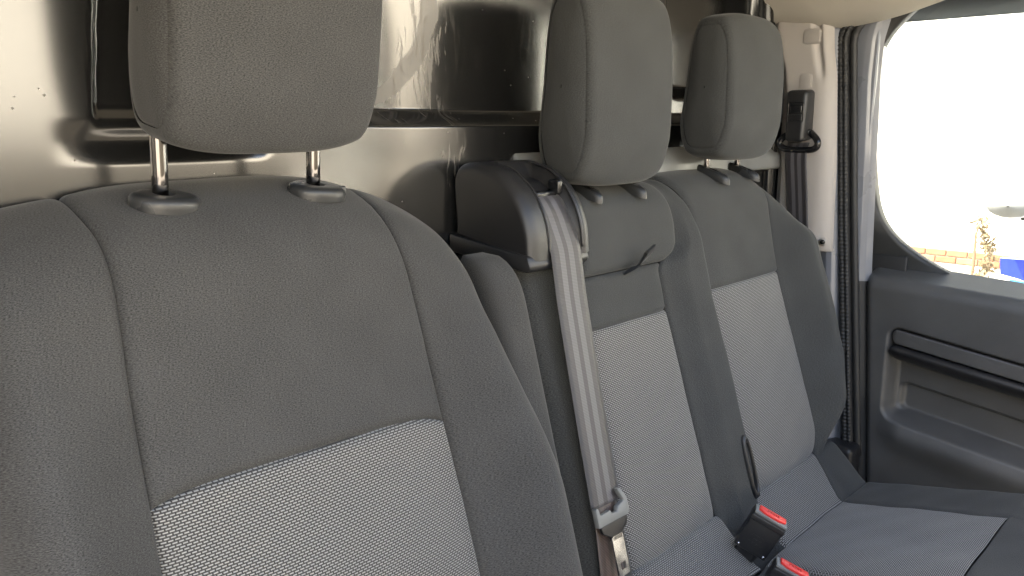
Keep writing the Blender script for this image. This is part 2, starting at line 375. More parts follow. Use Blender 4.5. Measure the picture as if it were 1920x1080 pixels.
# ---- parked car outside
car = thing('parked_car', (5.3, .0, -ZC), 'white parked car with blue markings seen through the door window', 'car')
mcw = plastic('car_white', (.78, .78, .78), .25, var=.02, coat=.5); mcb = plastic('car_blue', (.012, .035, .42), .3, var=.02, coat=.5); mcg = plastic('car_light_blue', (.05, .32, .70), .3, var=.02)
side = [(1.12, -1.25), (1.16, -1.02), (1.13, -.86), (1.05, -.76), (.75, -.66), (.35, -.60), (-.05, -.30), (-.5, -.14), (-1.5, -.12), (-2.2, -.25), (-2.7, -.62), (-2.85, -.8), (-2.87, -1.25), (-2.5, -1.34), (.8, -1.34)]
sp2 = np.array(side + [side[0]]); 
d = np.r_[0, np.cumsum(np.linalg.norm(np.diff(sp2, axis=0), axis=1))]; q = np.linspace(0, d[-1], 140)[:-1]
loop = np.stack([np.interp(q, d, sp2[:, 0]), np.interp(q, d, sp2[:, 1])], 1)
for _ in range(3): loop = .25 * np.roll(loop, 1, 0) + .5 * loop + .25 * np.roll(loop, -1, 0)
cen = np.array([-.8, -.85]); V = []
xsn = np.linspace(-1, 1, 25)
for u in xsn:
    x = 5.35 + .82 * math.copysign(1 - (1 - abs(u)) ** 1.6, u); sc = 1 - .10 * abs(u) ** 5
    for (y, z) in loop: 
        V.append((x - (0.10 * max(0, z + .62) * 2.2) * np.sign(u) * abs(u), cen[0] + (y - cen[0]) * sc - .16 * abs(u) ** 3 * (1 if y > .6 else 0), cen[1] + (z - cen[1]) * (1 - .03 * abs(u) ** 4)))
nl = len(loop); F = gridf(25, nl, True) + [tuple(range(nl))[::-1], tuple(24 * nl + i for i in range(nl))]
mobj('body', V, F, mcw, car)
prism('side_window', [(4.545, -.10, -.57), (4.60, -.45, -.24), (4.60, -1.4, -.22), (4.545, -1.6, -.55)], (-.02, 0, 0), 'blkgloss', car, .01)
def lens(name, pts, x, mat, parent):
    V = [(x - .012, y, z) for y, z in pts]; n = len(pts); V += [(x + .03, y, z) for y, z in pts]
    return mobj(name, V, gridf(2, n, True) + [tuple(range(n)), tuple(n + i for i in range(n))[::-1]], mat, parent, smooth=False)
lens('blue_marking', [(.98, -.66), (.80, -.655), (.45, -.70), (.1, -.74), (.1, -.83), (.45, -.80), (.74, -.77), (.86, -.76), (.97, -.74)], 4.515, mcb, car)
lens('blue_stripe', [(.93, -.76), (.80, -.77), (.70, -.90), (.79, -.96), (.86, -.92)], 4.512, mcg, car)
th = np.linspace(0, 2 * np.pi, 20, endpoint=False)
lens('emblem_ring', [(.84 + .042 * math.cos(t) - .02 * math.sin(t), -.845 + .075 * math.sin(t)) for t in th], 4.503, mcw, car)
lens('emblem_center', [(.84 + .018 * math.cos(t) - .01 * math.sin(t), -.845 + .035 * math.sin(t)) for t in th], 4.494, mcg, car)
mr = []
for a in np.linspace(0, 1, 9):
    for t in th:
        k = (1 - (2 * a - 1) ** 4) ** .5 if 0 < a < 1 else .05
        mr.append((4.30 + .2 * a, .93 + .11 * k * math.cos(t), -.385 + .062 * k * math.sin(t)))
mobj('mirror', mr, gridf(9, 20, True), plastic('car_mirror', (.16, .165, .17), .4), car)
box('mirror_arm', (4.42, .84, -.46), (4.64, .90, -.42), 'blk', car, .01)
for y in (.45, -2.1):
    w = tube('wheel', [(4.56, y, -1.24), (4.80, y, -1.24)], .31, 'rubber', car, 28)
    tube('rim', [(4.55, y, -1.24), (4.60, y, -1.24)], .20, 'steel', w, 20)
# dry shrub at the car's nose
sh = thing('dry_shrub', (5.0, 1.22, -ZC), 'thin brownish shrub in front of the white parked car', 'shrub')
Vv, Ff = [], []
for i in range(1100):
    h = random.random(); r = .06 + .05 * (1 - h)
    c = np.array([5.0 + random.gauss(0, .05), 1.175 + random.gauss(0, r * .22) + .03 * math.sin(h * 14), -1.55 + h * 1.03])
    a = rng.normal(size=3); a /= np.linalg.norm(a); b2 = np.cross(a, rng.normal(size=3)); b2 /= np.linalg.norm(b2); s = random.uniform(.010, .024)
    k = len(Vv); Vv += [c - a * s, c + b2 * s * .4, c + a * s, c - b2 * s * .4]; Ff.append((k, k + 1, k + 2, k + 3))
mobj('foliage', Vv, Ff, plastic('shrub_leaf', (.20, .15, .09), .8, var=.5), sh, smooth=False, kind='stuff')
tube('stem', [(5.0, 1.22, -1.55), (5.01, 1.21, -1.1), (5.0, 1.22, -.6)], [.018, .013, .006], plastic('bark', (.12, .08, .05), .9), sh, 8)

# ---- out-of-view front of the cab that shades the bulkhead and seats
box('dashboard', (.05, -1.05, -.62), (1.84, -.50, -.052), plastic('dash_plastic', (.085, .078, .066), .7), None, .04, kind='structure', seg=4)
tube('windscreen_pillar', [(1.86, -.95, -.34), (1.85, -.35, -.02), (1.83, .25, .27)], .045, 'beige', None, 12, kind='structure')

# ================================================================= DRIVER SEAT
DC, DY, DZ, DR = .415, .675, -.335, R(16)
def d_world(s, t, n):
    return np.stack([DC + s, DY + t * math.sin(DR) - n * math.cos(DR), DZ + t * math.cos(DR) + n * math.sin(DR)], -1)
def profile(Lq, L1, at, an):
    """front straight, over the top, down the back: returns t, n, Nt, Nn"""
    Rm = (at + an) / 2; th = np.clip((Lq - L1) / Rm, 0, np.pi); ov = np.maximum(Lq - L1 - np.pi * Rm, 0)
    t = np.where(Lq < L1, Lq, L1 + at * np.sin(th) - ov); n = np.where(th < np.pi / 2, -an * (1 - np.cos(th)), -an + an * .34 * np.cos(th))
    return t, n, np.sin(th), np.cos(th)
D_L1 = .182
def d_surf(s, Lq, edge):
    t, n, Nt, Nn = profile(Lq, D_L1, .115, .110)
    w, r, D = .282, .045, .085
    x = np.clip((np.abs(s) - (w - r)) / r, 0, 1); roll = D * (1 - np.sqrt(np.maximum(1 - x ** 2.2, 0)))
    H = .060 * (1 - sm(Lq, -.16, .27)); bol = H * sm(np.abs(s), .160, .248)
    pad = .006 * (1 - np.clip(np.abs(s) / .165, 0, 1) ** 4) + .010 * np.exp(-((Lq + .12) / .10) ** 2) * (1 - np.clip(np.abs(s) / .2, 0, 1) ** 2)
    h = bol - roll + pad - .0075 * np.exp(-(edge / .0034) ** 1.1) + wrinkle(s, Lq)
    t = t + Nt * h; n = n + Nn * h
    t = t + .013 * sm(-n, .045, .11) * (Lq > D_L1)
    s = s + .040 * sm(-Lq, -.13, .14) * np.clip((s - .17) / .112, 0, 1)
    t = t - np.where(s < 0, .030, .078) * (np.abs(s) / .28) ** 3.2 * sm(Lq, .06, .25)
    return d_world(s, t, n)
def d_seam(Lq): return stab(Lq, [-.4, -.1, .0, .10, .17, .22, .26, .30, .6], [.178, .172, .169, .166, .162, .159, .158, .160, .165])
def d_ins(s): return .009 - .013 * (np.abs(s + .004) / .17) ** 6 - .003 * s / .17
seat = thing('driver_seat', (DC, .60, -1.10), 'charcoal cloth driver seat, nearest and largest seat, with dotted grey insert', 'seat')
LT = D_L1 + np.pi * .1125
def pan(s0, s1, l0, l1):
    def fn(U, V):
        Lm = l0 + (l1 - l0) * V if not callable(l0) and not callable(l1) else None
        # lengths may depend on s, widths on length: solve with two passes
        Lq = Lm if Lm is not None else (l0(0 * U) if callable(l0) else l0) + V * 0
        for _ in range(3):
            a = s0(Lq) if callable(s0) else s0; b_ = s1(Lq) if callable(s1) else s1
            s = a + (b_ - a) * U
            q0 = l0(s) if callable(l0) else l0; q1 = l1(s) if callable(l1) else l1
            Lq = q0 + (q1 - q0) * V
        a = s0(Lq) if callable(s0) else s0; b_ = s1(Lq) if callable(s1) else s1
        s = a + (b_ - a) * U
        e = np.minimum(np.where(np.abs(a) > .275, 9, np.abs(s - a)), np.where(np.abs(b_) > .275, 9, np.abs(s - b_)))
        if callable(l0): e = np.minimum(e, np.abs(Lq - l0(s)))
        if callable(l1): e = np.minimum(e, np.abs(Lq - l1(s)))
        return d_surf(s, Lq, e), np.stack([s, Lq], -1)
    return fn
sL = lambda q: -d_seam(q); sR = lambda q: d_seam(q)
vs = np.r_[np.linspace(0, .45, 50), np.linspace(.46, 1, 90)]
surf('backrest_panel', pan(sL, sR, d_ins, LT + .25), cosp(90), np.r_[cosp(60)[:30], np.linspace(.5, 1, 60)], 'cloth', seat)
surf('backrest_insert', pan(sL, sR, -.36, d_ins), cosp(90), np.r_[np.linspace(0, .79, 30), .8 + .2 * np.sin(np.linspace(0, np.pi / 2, 40))], 'dots', seat, label='dotted light grey cloth insert')
edge_u = np.r_[np.linspace(0, .03, 8), np.linspace(.04, .6, 22), .6 + .4 * np.sin(np.linspace(.03, 1, 34) * np.pi / 2)]
surf('side_bolster', pan(sR, .282, -.36, LT + .25), edge_u, vs, 'cloth', seat)
surf('side_bolster', pan(sL, -.282, -.36, LT + .25), edge_u, vs, 'cloth', seat, flip=True)
# side walls and rear shell close the backrest
for sg in (-1, 1):
    vsq = np.linspace(-.36, D_L1 + .07, 40)
    A = d_surf(np.full_like(vsq, sg * .282), vsq, np.full_like(vsq, 9.)); t2 = (A[:, 2] - DZ)
    Bk = d_world(np.full_like(vsq, sg * .27), np.minimum(vsq, .18), np.full_like(vsq, -.140))
    P = np.stack([A * (1 - k) + Bk * k for k in np.linspace(0, 1, 8)], 1)
    UVs = np.stack(np.broadcast_arrays(np.linspace(0, .1, 8)[None, :], vsq[:, None]), -1)
    mobj('side_panel', P, gridf(len(vsq), 8, flip=sg < 0), 'cloth', seat, uv=UVs)
# seat cushion below the picture edge
def slab(name, x0, x1, y0, y1, zt, zb, mat, parent, r=.05, tilt=0):
    nx, ny = 40, 40; xs_ = x0 + (x1 - x0) * cosp(nx); ys_ = y0 + (y1 - y0) * cosp(ny); Xq, Yq = np.meshgrid(xs_, ys_)
    ex = np.minimum(Xq - x0, x1 - Xq); ey = np.minimum(Yq - y0, y1 - Yq); 
    f = lambda e: np.sqrt(np.maximum(1 - (1 - np.clip(e / r, 0, 1)) ** 2, 0))
    Zq = zb + (zt - zb) * np.minimum(f(ex), f(ey)) + tilt * (y1 - Yq)
    return mobj(name, np.stack([Xq, Yq, Zq], -1), gridf(ny, nx), mat, parent, uv=np.stack([Xq, Yq], -1))
slab('cushion', DC - .27, DC + .27, .08, .60, -.72, -.86, 'cloth', seat, tilt=.15)
box('seat_base', (DC - .22, .15, -1.10), (DC + .22, .66, -.84), 'blk', seat, .02)
# inboard armrest folded up beside the backrest
def armrest():
    nv, nu = 60, 40; V = []; UV = []
    for j in range(nv):
        v = j / (nv - 1); t = -.40 + .585 * v
        k = math.sqrt(max(0, 1 - max(0, (t - .10) / .085) ** 2.4)) if t > .10 else 1
        k = max(k, .02)
        for i in range(nu):
            th_ = 2 * math.pi * i / nu; c, s_ = math.cos(th_), math.sin(th_)
            sx = .034 * math.copysign(abs(c) ** .62, c); sn = .044 * k * math.copysign(abs(s_) ** .62, s_)
            V.append(d_world(np.array(.333 + sx * (.55 + .45 * k)), np.array(t), np.array(-.055 + sn - .02 * (1 - k)))); UV.append((i / nu * .3, t))
    return mobj('armrest', np.array(V), gridf(nv, nu, True), 'cloth', seat, uv=UV)
armrest()

# ---- headrests
def headrest(parent, cx, cy, cz, hw, hh, dep, tilt, mat, front_bow=.006, low=.022, npost=None):
    """centre of the pillow, half width, half height, depth; loop in (f forward, t up), band across + two sewn side panels"""
    nth = 120; th_ = np.linspace(0, 2 * np.pi, nth, endpoint=False) + np.pi
    c, s_ = np.cos(th_), np.sin(th_)
    f0 = np.sign(c) * np.abs(c) ** .44; t0 = np.sign(s_) * np.abs(s_) ** .50
    f = np.where(f0 > 0, f0 * dep * .5, f0 * dep * .5 * (1.0 - .22 * t0 + .12 * np.exp(-((t0 + .45) / .3) ** 2)))
    f = f - dep * .10 * np.clip(t0, 0, 1) ** 2 * np.clip(f0, 0, 1) - dep * .20 * np.clip(-t0 - .55, 0, 1) * np.clip(f0, 0, 1)
    t = t0 * hh
    rb = .013
    us = np.sin(np.linspace(-1, 1, 61) * np.pi / 2)
    def W(sx, f, t):
        return np.stack(np.broadcast_arrays(cx + sx, cy - f * math.cos(tilt) + t * math.sin(tilt), cz + f * math.sin(tilt) + t * math.cos(tilt)), -1)
    V = []; UV = []
    per = np.r_[0, np.cumsum(np.hypot(np.diff(f), np.diff(t)))]
    def shape(u):
        a = abs(u) * hw; x = max(0, (a - (hw - rb)) / rb); ins = rb * .55 * (1 - math.sqrt(max(0, 1 - min(1, x) ** 2)))
        k = 1 - ins / (dep * .5); kt = 1 - ins / hh
        bow = front_bow * (1 - abs(u) ** 2)
        fl = f * k + np.where(f > 0, bow, bow * .5) * np.clip(f / (dep * .25), -1, 1)
        tl = t * kt + np.where(t < 0, 1, -1) * low * abs(u) ** 3.5 * np.clip(np.abs(t) / hh, 0, 1) ** 2
        return fl, tl
    for u in us:
        fl, tl = shape(u); dipv = .003 * math.exp(-((1 - abs(u)) * hw / .0025))
        nrmf = fl / (np.abs(fl) + np.abs(tl) * dep / hh + 1e-6)
        fl = fl * (1 - dipv / (dep * .5)); tl = tl * (1 - dipv / hh)
        V.append(W(u * hw, fl + wrinkle(u * hw, tl + 3, .0006), tl)); UV.append(np.stack([np.full(nth, u * hw), per], -1))
    h = mobj('headrest', np.concatenate(V), gridf(len(us), nth, True, flip=True), mat, parent, uv=np.concatenate(UV))
    for sg in (-1, 1):
        fl, tl = shape(sg); V = []; UV = []
        ks = np.r_[1, .985, .96, .92, np.linspace(.85, .02, 12)]
        for k in ks:
            bul = .010 * (1 - k ** 2.5) + (.0 if k < 1 else 0)
            dd = .003 * math.exp(-(1 - k) / .02)
            V.append(W(sg * (hw + bul - dd * .6), fl * k * (1 - .003 / (dep * .5)), tl * k * (1 - .003 / hh))); UV.append(np.stack([fl * k, tl * k], -1))
        mobj('side_panel', np.concatenate(V), gridf(len(ks), nth, True, flip=sg < 0), mat, h, uv=np.concatenate(UV))
    return h
def post(parent, p0, p1, r=.0065): return tube('post', np.linspace(p0, p1, 4), r, 'chrome', parent, 20)
def collar(parent, c, ax, ay, hgt, up, mat='collar', lever=False):
    """domed oval collar on the seat top: ax,ay vectors of the half axes"""
    ax = np.array(ax); ay = np.array(ay); up = np.array(up); V = []
    pr = [(1.0, -.35), (1.0, .1), (.985, .45), (.93, .75), (.82, .93), (.66, 1.0), (.35, 1.0), (.28, .96), (.27, .5), (.02, .45)]
    for k, h in pr:
        for q in range(36):
            a = 2 * math.pi * q / 36; V.append(np.array(c) + k * (ax * math.cos(a) + ay * math.sin(a)) + up * h * hgt)
    o = mobj('collar', V, gridf(len(pr), 36, True), mat, parent)
    return o
HR = headrest(seat, DC + .010, .752, .098, .112, .128, .097, R(-9), 'cloth', .006, .015)
upd = np.array([0, math.sin(R(-5)), math.cos(R(-5))])
for px in (-.0865, .0865):
    base = np.array([DC + px, .80, -.082])
    post(HR, base - upd * .01, base + upd * .13, .0078)
    cl = collar(seat, base + np.array([.003, -.002, .002]), (.034, 0.003, -.002), (-.004, .027, .005), .0115, (0, -.2, .98))
    if px > 0:   # release button on the inboard collar
        box('release_button', base + np.array([.026, -.014, -.002]), base + np.array([.036, .010, .010]), 'collar', cl, .002)

# ================================================================= PASSENGER BENCH
BY, BZ, BR = .735, -.302, R(17.5)
def b_world(x, t, n):
    x, t, n = np.broadcast_arrays(np.asarray(x, float), t, n)
    return np.stack([x, BY + t * math.sin(BR) - n * math.cos(BR), BZ + t * math.cos(BR) + n * math.sin(BR)], -1)
B_L1 = .152
bench = thing('passenger_bench', (1.25, .60, -1.10), 'double passenger bench in charcoal cloth with dotted grey inserts beside the door', 'seat')
cL = lambda q: stab(q, [-.6, -.38, -.2, -.01, .055, .075, .13, .2, .6], [.905, .906, .912, .914, .922, .930, .945, .952, .955], .006)     # centre left seam
cR = lambda q: stab(q, [-.6, -.4, -.15, -.01, .060, .075, .085, .10, .13, .2, .6], [1.157, 1.157, 1.150, 1.146, 1.150, 1.165, 1.188, 1.200, 1.207, 1.208, 1.208], .004)
oL = lambda q: stab(q, [-.6, -.37, -.28, -.13, 0, .07, .15, .21, .6], [1.250, 1.253, 1.262, 1.261, 1.255, 1.262, 1.266, 1.256, 1.25])
oR = lambda q: stab(q, [-.6, -.378, -.33, -.26, -.12, 0, .09, .18, .6], [1.52, 1.530, 1.553, 1.552, 1.545, 1.540, 1.555, 1.570, 1.575])
oW = lambda q: stab(q, [-.6, -.40, -.345, -.30, -.2, -.1, .106, .18, .6], [1.54, 1.55, 1.585, 1.635, 1.685, 1.695, 1.672, 1.665, 1.66], .02)
LB = .800
def b_surf(x, Lq, edge, extra=0.):
    t, n, Nt, Nn = profile(Lq, B_L1, .075, .080)
    h = -.007 * np.exp(-(edge / .0034) ** 1.1) + wrinkle(x + 2, Lq) + extra
    # left end rolls back
    xl = np.clip((LB + .03 - x) / .03, 0, 1); h = h - .07 * (1 - np.sqrt(np.maximum(1 - xl ** 2.2, 0)))
    t = t + Nt * h; n = n + Nn * h
    t = t - .085 * np.clip((x - 1.47) / .20, 0, 1.3) ** 2.4 * sm(Lq, .03, .2)
    return b_world(x, t, n)
def bpan(x0, x1, l0, l1, ex=None, e_l0=True, e_l1=True, e_x0=True, e_x1=True):
    def fn(U, V):
        Lq = l0 + (l1 - l0) * V
        a = x0(Lq) if callable(x0) else x0 + 0 * Lq; b_ = x1(Lq) if callable(x1) else x1 + 0 * Lq
        x = a + (b_ - a) * U; e = np.full_like(x, 9.)
        if e_x0: e = np.minimum(e, x - a)
        if e_x1: e = np.minimum(e, b_ - x)
        if e_l0: e = np.minimum(e, Lq - l0)
        if e_l1: e = np.minimum(e, l1 - Lq)
        E_ = ex(x, Lq, U, V, a, b_) if ex else 0.
        return b_surf(x, Lq, np.abs(e), E_), np.stack([x, Lq], -1)
    return fn
BT = B_L1 + np.pi * .0775 + .22
strip_n = .020
def ex_strip(x, q, U, V, a, b_): return strip_n * sm(U, .05, .5) * sm(.19 - q, 0, .10) - .002 + .006 * sm(U, .3, 1)
def ex_out(x, q, U, V, a, b_): return -.020 * np.exp(-np.maximum(q + .385, 0) / .011) + .012 * (1 - np.abs(2 * U - 1) ** 3) * sm(-q, -.15, .05) + .006
def ex_bol(x, q, U, V, a, b_):
    H = .048 * (1 - sm(q, .04, .2)) * sm(q, -.40, -.28)
    xx = np.clip((U - .72) / .28, 0, 1)
    return .006 + H * sm(U, 0, .62) - .09 * (1 - np.sqrt(np.maximum(1 - xx ** 2.2, 0)))
def ex_fold(x, q, U, V, a, b_):
    return -.020 * np.exp(-np.maximum(q + .395, 0) / .011) - .004 + .006 * (1 - np.abs(2 * U - 1) ** 6) - .004 * (np.exp(-np.minimum(x - a, b_ - x) / .006))
def ex_pad(x, q, U, V, a, b_):
    bot = np.clip((q - .072) / .030, 0, 1); return .008 * np.sqrt(np.maximum(1 - (1 - bot) ** 2, 0)) * (1 - sm(q, .14, .26)) + .004 - .005 * np.exp(-np.minimum(x - a, b_ - x) / .006)
cp = cosp(70)
surf('centre_pad', bpan(cL, cR, .072, BT, ex_pad), cp, np.r_[.35 * (1 - np.cos(np.linspace(0, 1, 40) * np.pi / 2)), np.linspace(.36, 1, 50)], 'cloth_cool', bench)
fold = surf('fold_down_panel', bpan(cL, cR, -.010, .071, ex_fold), cp, cosp(40), 'cloth_cool', bench)
surf('centre_insert', bpan(cL, cR, -.395, -.010, ex_fold), cp, cosp(80), 'dots', bench, label='dotted light grey cloth insert')
surf('left_border', bpan(LB, cL, -.42, BT, lambda x, q, U, V, a, b_: .008 * np.sin(np.clip(U, 0, 1) * np.pi) + .002, e_x0=False), np.r_[.3 * (1 - np.cos(np.linspace(0, 1, 24) * np.pi / 2)), .3 + .7 * cosp(36)[1:]], np.linspace(0, 1, 110), 'cloth_cool', bench)
surf('divider_strip', bpan(cR, oL, -.42, BT, ex_strip), cosp(50), np.linspace(0, 1, 130), 'cloth_cool', bench)
surf('outer_panel', bpan(oL, oR, .002, BT, lambda x, q, U, V, a, b_: .008 + .006 * (1 - np.abs(2 * U - 1) ** 4)), cp, np.r_[.3 * (1 - np.cos(np.linspace(0, 1, 30) * np.pi / 2)), np.linspace(.31, 1, 50)], 'cloth_cool', bench)
surf('outer_insert', bpan(oL, oR, -.385, .002, ex_out), cp, cosp(90), 'dots', bench, label='dotted light grey cloth insert')
surf('side_bolster', bpan(oR, oW, -.42, BT, ex_bol, e_x1=False), edge_u, np.linspace(0, 1, 110), 'cloth_cool', bench)
surf('backrest_shell', bpan(.815, 1.56, -.42, .16, lambda x, q, U, V, a, b_: -.028), np.linspace(0, 1, 20), np.linspace(0, 1, 30), 'carpet', bench)
# outer end of the backrest
vq = np.linspace(-.42, B_L1 + .08, 50); A = bpan(oR, oW, -.42, B_L1 + .08, ex_bol, e_x1=False)(np.ones((50, 1)), np.linspace(0, 1, 50)[:, None])[0][:, 0]
Bk = b_world(oW(vq) - .03, np.minimum(vq, .13), -.18); P = np.stack([A * (1 - k) + Bk * k for k in np.linspace(0, 1, 6)], 1)
mobj('end_panel', P, gridf(50, 6), 'cloth_cool', bench, uv=np.stack(np.broadcast_arrays(np.linspace(0, .1, 6)[None], vq[:, None]), -1))
A = b_surf(np.full(50, LB), vq, np.full(50, 9.)); Bk = b_world(LB + .005, np.minimum(vq, .13), -.18); P = np.stack([A * (1 - k) + Bk * k for k in np.linspace(0, 1, 6)], 1)
mobj('end_panel', P, gridf(50, 6, flip=True), 'carpet', bench, uv=np.stack(np.broadcast_arrays(np.linspace(0, .1, 6)[None], vq[:, None]), -1), label='black felt end of the backrest')
# cushion with upturned rear edge
cprof = interp_path([(.640, -.655), (.615, -.664), (.548, -.722), (.530, -.722), (.40, -.690), (.26, -.657), (.19, -.655), (.165, -.675), (.155, -.72), (.155, -.84)], 400)
cd = np.r_[0, np.cumsum(np.linalg.norm(np.diff(cprof, axis=0), axis=1))]
def c_at(q):
    y = np.interp(q, cd, cprof[:, 0]); z = np.interp(q, cd, cprof[:, 1])
    dy = np.interp(q + .004, cd, cprof[:, 0]) - np.interp(q - .004, cd, cprof[:, 0]); dz = np.interp(q + .004, cd, cprof[:, 1]) - np.interp(q - .004, cd, cprof[:, 1])
    l = np.hypot(dy, dz) + 1e-9; return y, z, -dz / l * -1 * 0 + (-dz / l), dy / l
kick = float(cd[np.argmin(np.abs(cprof[:, 0] - .540))]); front = float(cd[np.argmin(np.abs(cprof[:, 0] - .262) + 10 * (cprof[:, 1] < -.7))]); cend = float(cd[-1])
def cpan(x0, x1, q0, q1, pad=.004, e=(1, 1, 1, 1), drop=None):
    def fn(U, V):
        q = q0 + (q1 - q0) * V; a = x0(q) if callable(x0) else x0 + 0 * q; b_ = x1(q) if callable(x1) else x1 + 0 * q
        x = a + (b_ - a) * U; ed = np.full_like(x, 9.)
        for k, dd in zip(e, (x - a, b_ - x, q - q0, q1 - q)):
            if k: ed = np.minimum(ed, dd)
        y, z, ny, nz = c_at(q); ny, nz = -ny, -nz
        sgn = np.where(nz < 0, -1, 1); ny, nz = ny * sgn, nz * sgn
        h = pad * (1 - np.abs(2 * U - 1) ** 4) - .007 * np.exp(-(np.abs(ed) / .0034) ** 1.1) + wrinkle(x, q + 4, .0012)
        zz = z + nz * h
        if drop is not None: zz = zz - drop(x, U)
        return np.stack([x, y + ny * h, zz], -1), np.stack([x, q], -1)
    return fn
kR = lambda q: stab(q, [0, .03, kick, front, 2], [1.535, 1.530, 1.490, 1.490, 1.49], .006)
surf('cushion_upturn', cpan(1.252, kR, .012, kick), cp, cosp(50), 'dots', bench, label='dotted light grey cloth insert')
surf('cushion_insert', cpan(1.175, kR, kick, front, .004, (1, 1, 1, 0)), cp, cosp(60), 'dots', bench, label='dotted light grey cloth insert')
surf('cushion_upturn', cpan(.906, 1.158, .012, kick), cp, cosp(50), 'dots', bench, label='dotted light grey cloth insert')
surf('cushion_insert', cpan(.906, 1.095, kick, front), cp, cosp(60), 'dots', bench, label='dotted light grey cloth insert')
surf('cushion_divider', cpan(1.158, 1.252, .012, kick, -.03), cosp(30), cosp(30), 'cloth_cool', bench)
surf('cushion_divider', cpan(1.095, 1.175, kick, front, -.006), cosp(30), cosp(30), 'cloth_cool', bench)
surf('cushion_border', cpan(.80, .906, .012, front, .004, (0, 1, 1, 1)), cosp(30), cosp(80), 'cloth_cool', bench)
dr = lambda x, U: .10 * (1 - np.sqrt(np.maximum(1 - np.clip((U - .72) / .28, 0, 1) ** 2.5, 0)))
surf('cushion_border', cpan(kR, 1.645, .012, kick, .0, (1, 0, 1, 1), dr), edge_u, cosp(40), 'cloth_cool', bench)
surf('cushion_border', cpan(kR, 1.645, kick, front + .02, .0, (1, 0, 1, 0), dr), edge_u, cosp(60), 'cloth_cool', bench)
surf('cushion_front', cpan(.80, kR, front, cend, .0, (0, 0, 0, 0)), cosp(60), np.r_[cosp(60)], 'cloth_cool', bench)
surf('cushion_front', cpan(kR, 1.645, front + .02, cend, .0, (0, 0, 0, 0), dr), edge_u, cosp(60), 'cloth_cool', bench)
surf('cushion_core', cpan(.815, 1.60, 0, cend, 0, (0, 0, 0, 0), lambda x, U: .022 + .05 * sm(U, .9, 1)), np.linspace(0, 1, 30), np.linspace(0, 1, 60), 'carpet', bench)
box('bench_base', (.86, .22, -1.10), (1.60, .70, -.83), 'blk', bench, .02)
# black hand slot between divider and outer insert
V = []
for j, (k, h) in enumerate([(1.0, -.012), (1.0, .004), (.93, .009), (.80, .010), (.74, .006), (.70, -.012), (.02, -.014)]):
    for q in range(32):
        a = 2 * math.pi * q / 32; ca, sa = math.cos(a), math.sin(a)
        V.append(b_world(1.246 + k * .0115 * math.copysign(abs(ca) ** .7, ca), -.318 + .058 * k * math.copysign(abs(sa) ** .8, sa), .020 + h))
mobj('hand_slot', np.array(V), gridf(7, 32, True), 'blk', bench)
# pull loop of the fold-down panel
lp = .068 * np.array([1, 0]) + np.array([[.62, .70]]) * (np.array([[1., 1.]]) * interp_path([(.068, .000), (.070, .020), (.078, .036), (.098, .048), (.112, .052), (.117, .060), (.110, .066), (.098, .062), (.080, .046), (.072, .028), (.066, .006)], 50) - np.array([[.068, 0]]))
ribbon('pull_loop', [b_world(1.050 + .75 * (t - .068), t, n) for t, n in lp], [b_world(.012, -.0, 0) - b_world(0, 0, 0) + np.array([0, 0, .005]) for _ in lp], np.stack([b_world(0, 0, 0) * 0 + np.array([0, dn, -dt]) for dt, dn in np.gradient(lp, axis=0)]) / .0024, 'carpet', bench, .0014)
# headrests
for (hx, zoff, tag_) in ((1.052, -.108, 'c'), (1.448, -.100, 'o')):
    hr = headrest(bench, hx - .012, .790, zoff + (.163 if tag_ == 'o' else .160), .104 if tag_ == 'o' else .108, .134 if tag_ == 'o' else .150, .098, R(0), 'cloth_cool', .006, .014)
    for px in (-.060, .060):
        bs = np.array([hx + .012 + px, .822, zoff + .002]); post(hr, bs - np.array([0, 0, .01]), bs + np.array([0, .004, .10]), .0058)
        collar(bench, bs + np.array([0, -.014, -.004]), (.0125, 0, 0), (0, .036, .012), .012, (0, .0, 1))

# ---- belt reel cover on the bench's left shoulder
cov = thing('belt_reel_cover', (.88, .80, -.20), 'black plastic seat belt reel cover on top of the bench left shoulder', 'belt cover')
# side profile (y,z) rear bottom -> rear top -> front -> bottom
sprof = interp_path([(.890, -.165), (.892, -.075), (.880, -.058), (.845, -.056), (.800, -.066), (.765, -.090), (.745, -.118), (.733, -.150), (.730, -.188)], 70)
def cover_shell():
    nx = np.r_[np.sin(np.linspace(-1, 1, 41) * np.pi / 2)]
    x0, x1 = .795, .930; V = []
    for u in nx:
        x = (x0 + x1) / 2 + u * (x1 - x0) / 2; a = max(0, (abs(u) - .72) / .28); ins = .013 * (1 - math.sqrt(max(0, 1 - a ** 2)))
        rec = float(sm(x, .832, .838) * sm(-x, -.908, -.902))       # sunk belt channel
        for i, (y, z) in enumerate(sprof):
            f = i / 69.; w_ = float(sm(f, .42, .47))
            cy, cz = .83, -.15; dl = math.hypot(y - cy, z - cz)
            kk = 1 - (ins + .022 * rec * w_) / dl
            V.append((x, cy + (y - cy) * kk, cz + (z - cz) * kk))
    return mobj('shell', V, gridf(len(nx), 70, flip=True), 'blk', cov)
sh_ = cover_shell()
ins_ = [(y - (y - .83) * .013 / math.hypot(y - .83, z + .15), z - (z + .15) * .013 / math.hypot(y - .83, z + .15)) for y, z in sprof]
mobj('side_wall', [(.795, y, z) for y, z in ins_] + [(.795, .83, -.17)], [(i, i + 1, 70) for i in range(69)] + [(69, 0, 70)], 'blk', cov, smooth=False)
for rx in (.834, .906):
    tube('channel_rim', [(rx, .83 + (y - .83) * .995, -.15 + (z + .15) * .995) for y, z in sprof[32:68]], .0022, 'blk', cov, 8)
box('belt_slot', (.840, .776, -.112), (.900, .800, -.098), 'blkgloss', cov, .004)
box('guide_pin', (.893, .768, -.104), (.905, .790, -.082), 'blkgloss', cov, .004)
